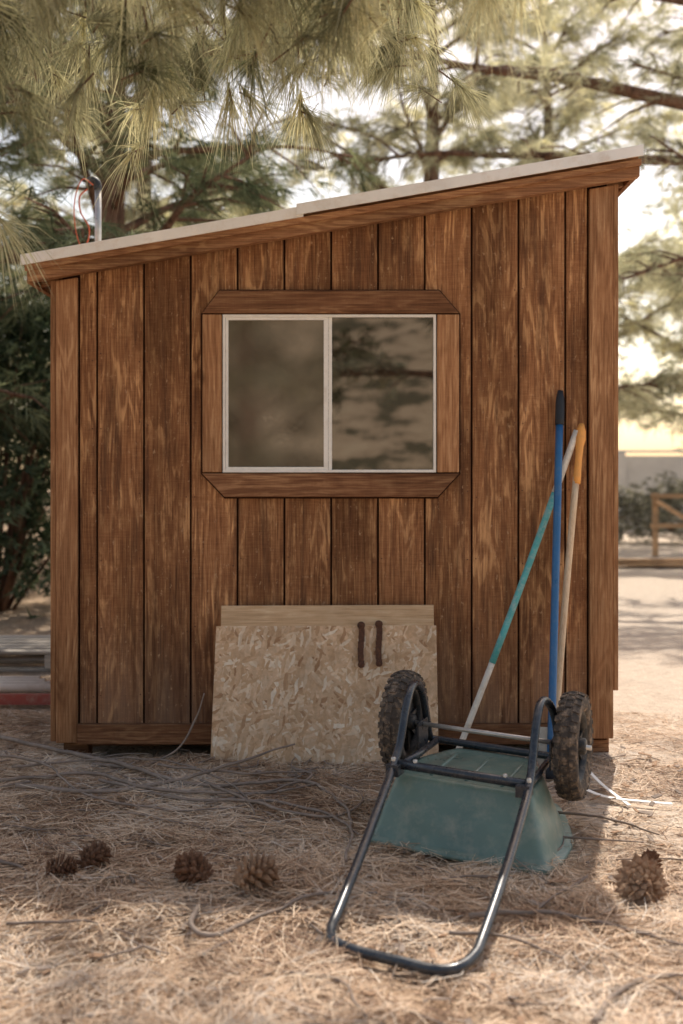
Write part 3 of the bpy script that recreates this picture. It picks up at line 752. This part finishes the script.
for k in range(7): mb.tube([(-1.62-.3*k,1.035,.04),(-1.62-.3*k,1.40,.04)],.012,8,mat=1)
for k,y in enumerate((1.10,1.18,1.26,1.34)): mb.tube([(-3.4,y,.082),(-1.55-.05*k,y+.01,.082)],.024,10,mat=2)
mb.obj("extension_ladder",[M_red,M_steel,M_white])
mb=MB()
for k in range(6): mb.box(-3.3,-1.75,2.05+.13*k,2.05+.13*k+.095,.115,.133)
for x in (-3.28,-2.55,-1.86): mb.box(x,x+.09,2.04,2.80,.025,.113)
for k in range(3): mb.box(-3.3,-1.75,2.05+.32*k,2.15+.32*k,.006,.024)
mb.obj("wooden_pallet",[M_grey],None,.003)

hv=[];nx=60;ny=14  # unseen hill behind the viewer, raised to fill the window reflection
for j in range(ny):
    for i in range(nx):
        x=-120+240*i/(nx-1); t=j/(ny-1); y=-45-90*t
        z=-.3+ (24*math.sin(min(1,t*1.3)*math.pi/2))*(.75+.35*noise.noise(Vector((x*.02,t*2,0))))+ (1.2*noise.noise(Vector((x*.12,y*.12,2))) if j else 0)
        hv.append((x,y,z))
hf=[(j*nx+i,(j+1)*nx+i,(j+1)*nx+i+1,j*nx+i+1) for j in range(ny-1) for i in range(nx-1)]
me=bpy.data.meshes.new("hill"); me.from_pydata(hv,[],hf); me.polygons.foreach_set("use_smooth",[True]*len(hf)); me.update()
mh=NT("dry_hillside"); mh.col(mh.ramp(mh.noise(mh.coord((1,1,1),False),.25,5,.7),[(.42,(.09,.08,.05)),(.50,(.36,.27,.18)),(.7,(.48,.38,.26))]),.95,.1)
obj_from("hill",me,[mh.m])

# ------------------------------------------------------------------ light
EL=math.radians(54); AZ=math.radians(16.7)
w=bpy.data.worlds.new("World"); scene.world=w; w.use_nodes=True
nt=w.node_tree; sky=nt.nodes.new("ShaderNodeTexSky"); sky.sky_type='NISHITA'; sky.sun_disc=False
sky.sun_elevation=EL; sky.sun_rotation=AZ; sky.dust_density=2.0; sky.air_density=1.0; sky.ozone_density=.6
sky_tint_gain=nt.nodes.new("ShaderNodeMix"); sky_tint_gain.data_type='RGBA'; sky_tint_gain.blend_type='MULTIPLY'; sky_tint_gain.inputs[0].default_value=1; sky_tint_gain.inputs[7].default_value=(1.78,1.50,1.22,1)  # warm white balance, plus a gain that brightens sky light in the shade
bg=nt.nodes["Background"]; nt.links.new(sky.outputs[0],sky_tint_gain.inputs[6]); nt.links.new(sky_tint_gain.outputs[2],bg.inputs[0]); bg.inputs[1].default_value=.15
sl=bpy.data.lights.new("sun",'SUN'); sl.energy=5; sl.angle=math.radians(.6); sl.color=(1,.93,.83)
so=bpy.data.objects.new("sun",sl); COL.objects.link(so)
sd=Vector((-math.sin(AZ)*math.cos(EL),-math.cos(AZ)*math.cos(EL),-math.sin(EL)))
so.rotation_euler=sd.to_track_quat('-Z','Y').to_euler(); so.location=(3,8,9)

# ------------------------------------------------------------------ camera
cam=bpy.data.cameras.new("camera"); co=bpy.data.objects.new("camera",cam); COL.objects.link(co); scene.camera=co
co.location=(0,-4.85,1.21); co.rotation_euler=(math.radians(90),0,0)
cam.sensor_fit='VERTICAL'; cam.sensor_height=36; cam.lens=38.67; cam.shift_y=-32/1024; cam.clip_end=1000; cam.clip_start=.05
cam.dof.use_dof=True; cam.dof.focus_distance=4.2; cam.dof.aperture_fstop=1.8
scene.view_settings.view_transform='Standard'; scene.view_settings.look='None'; scene.view_settings.exposure=0
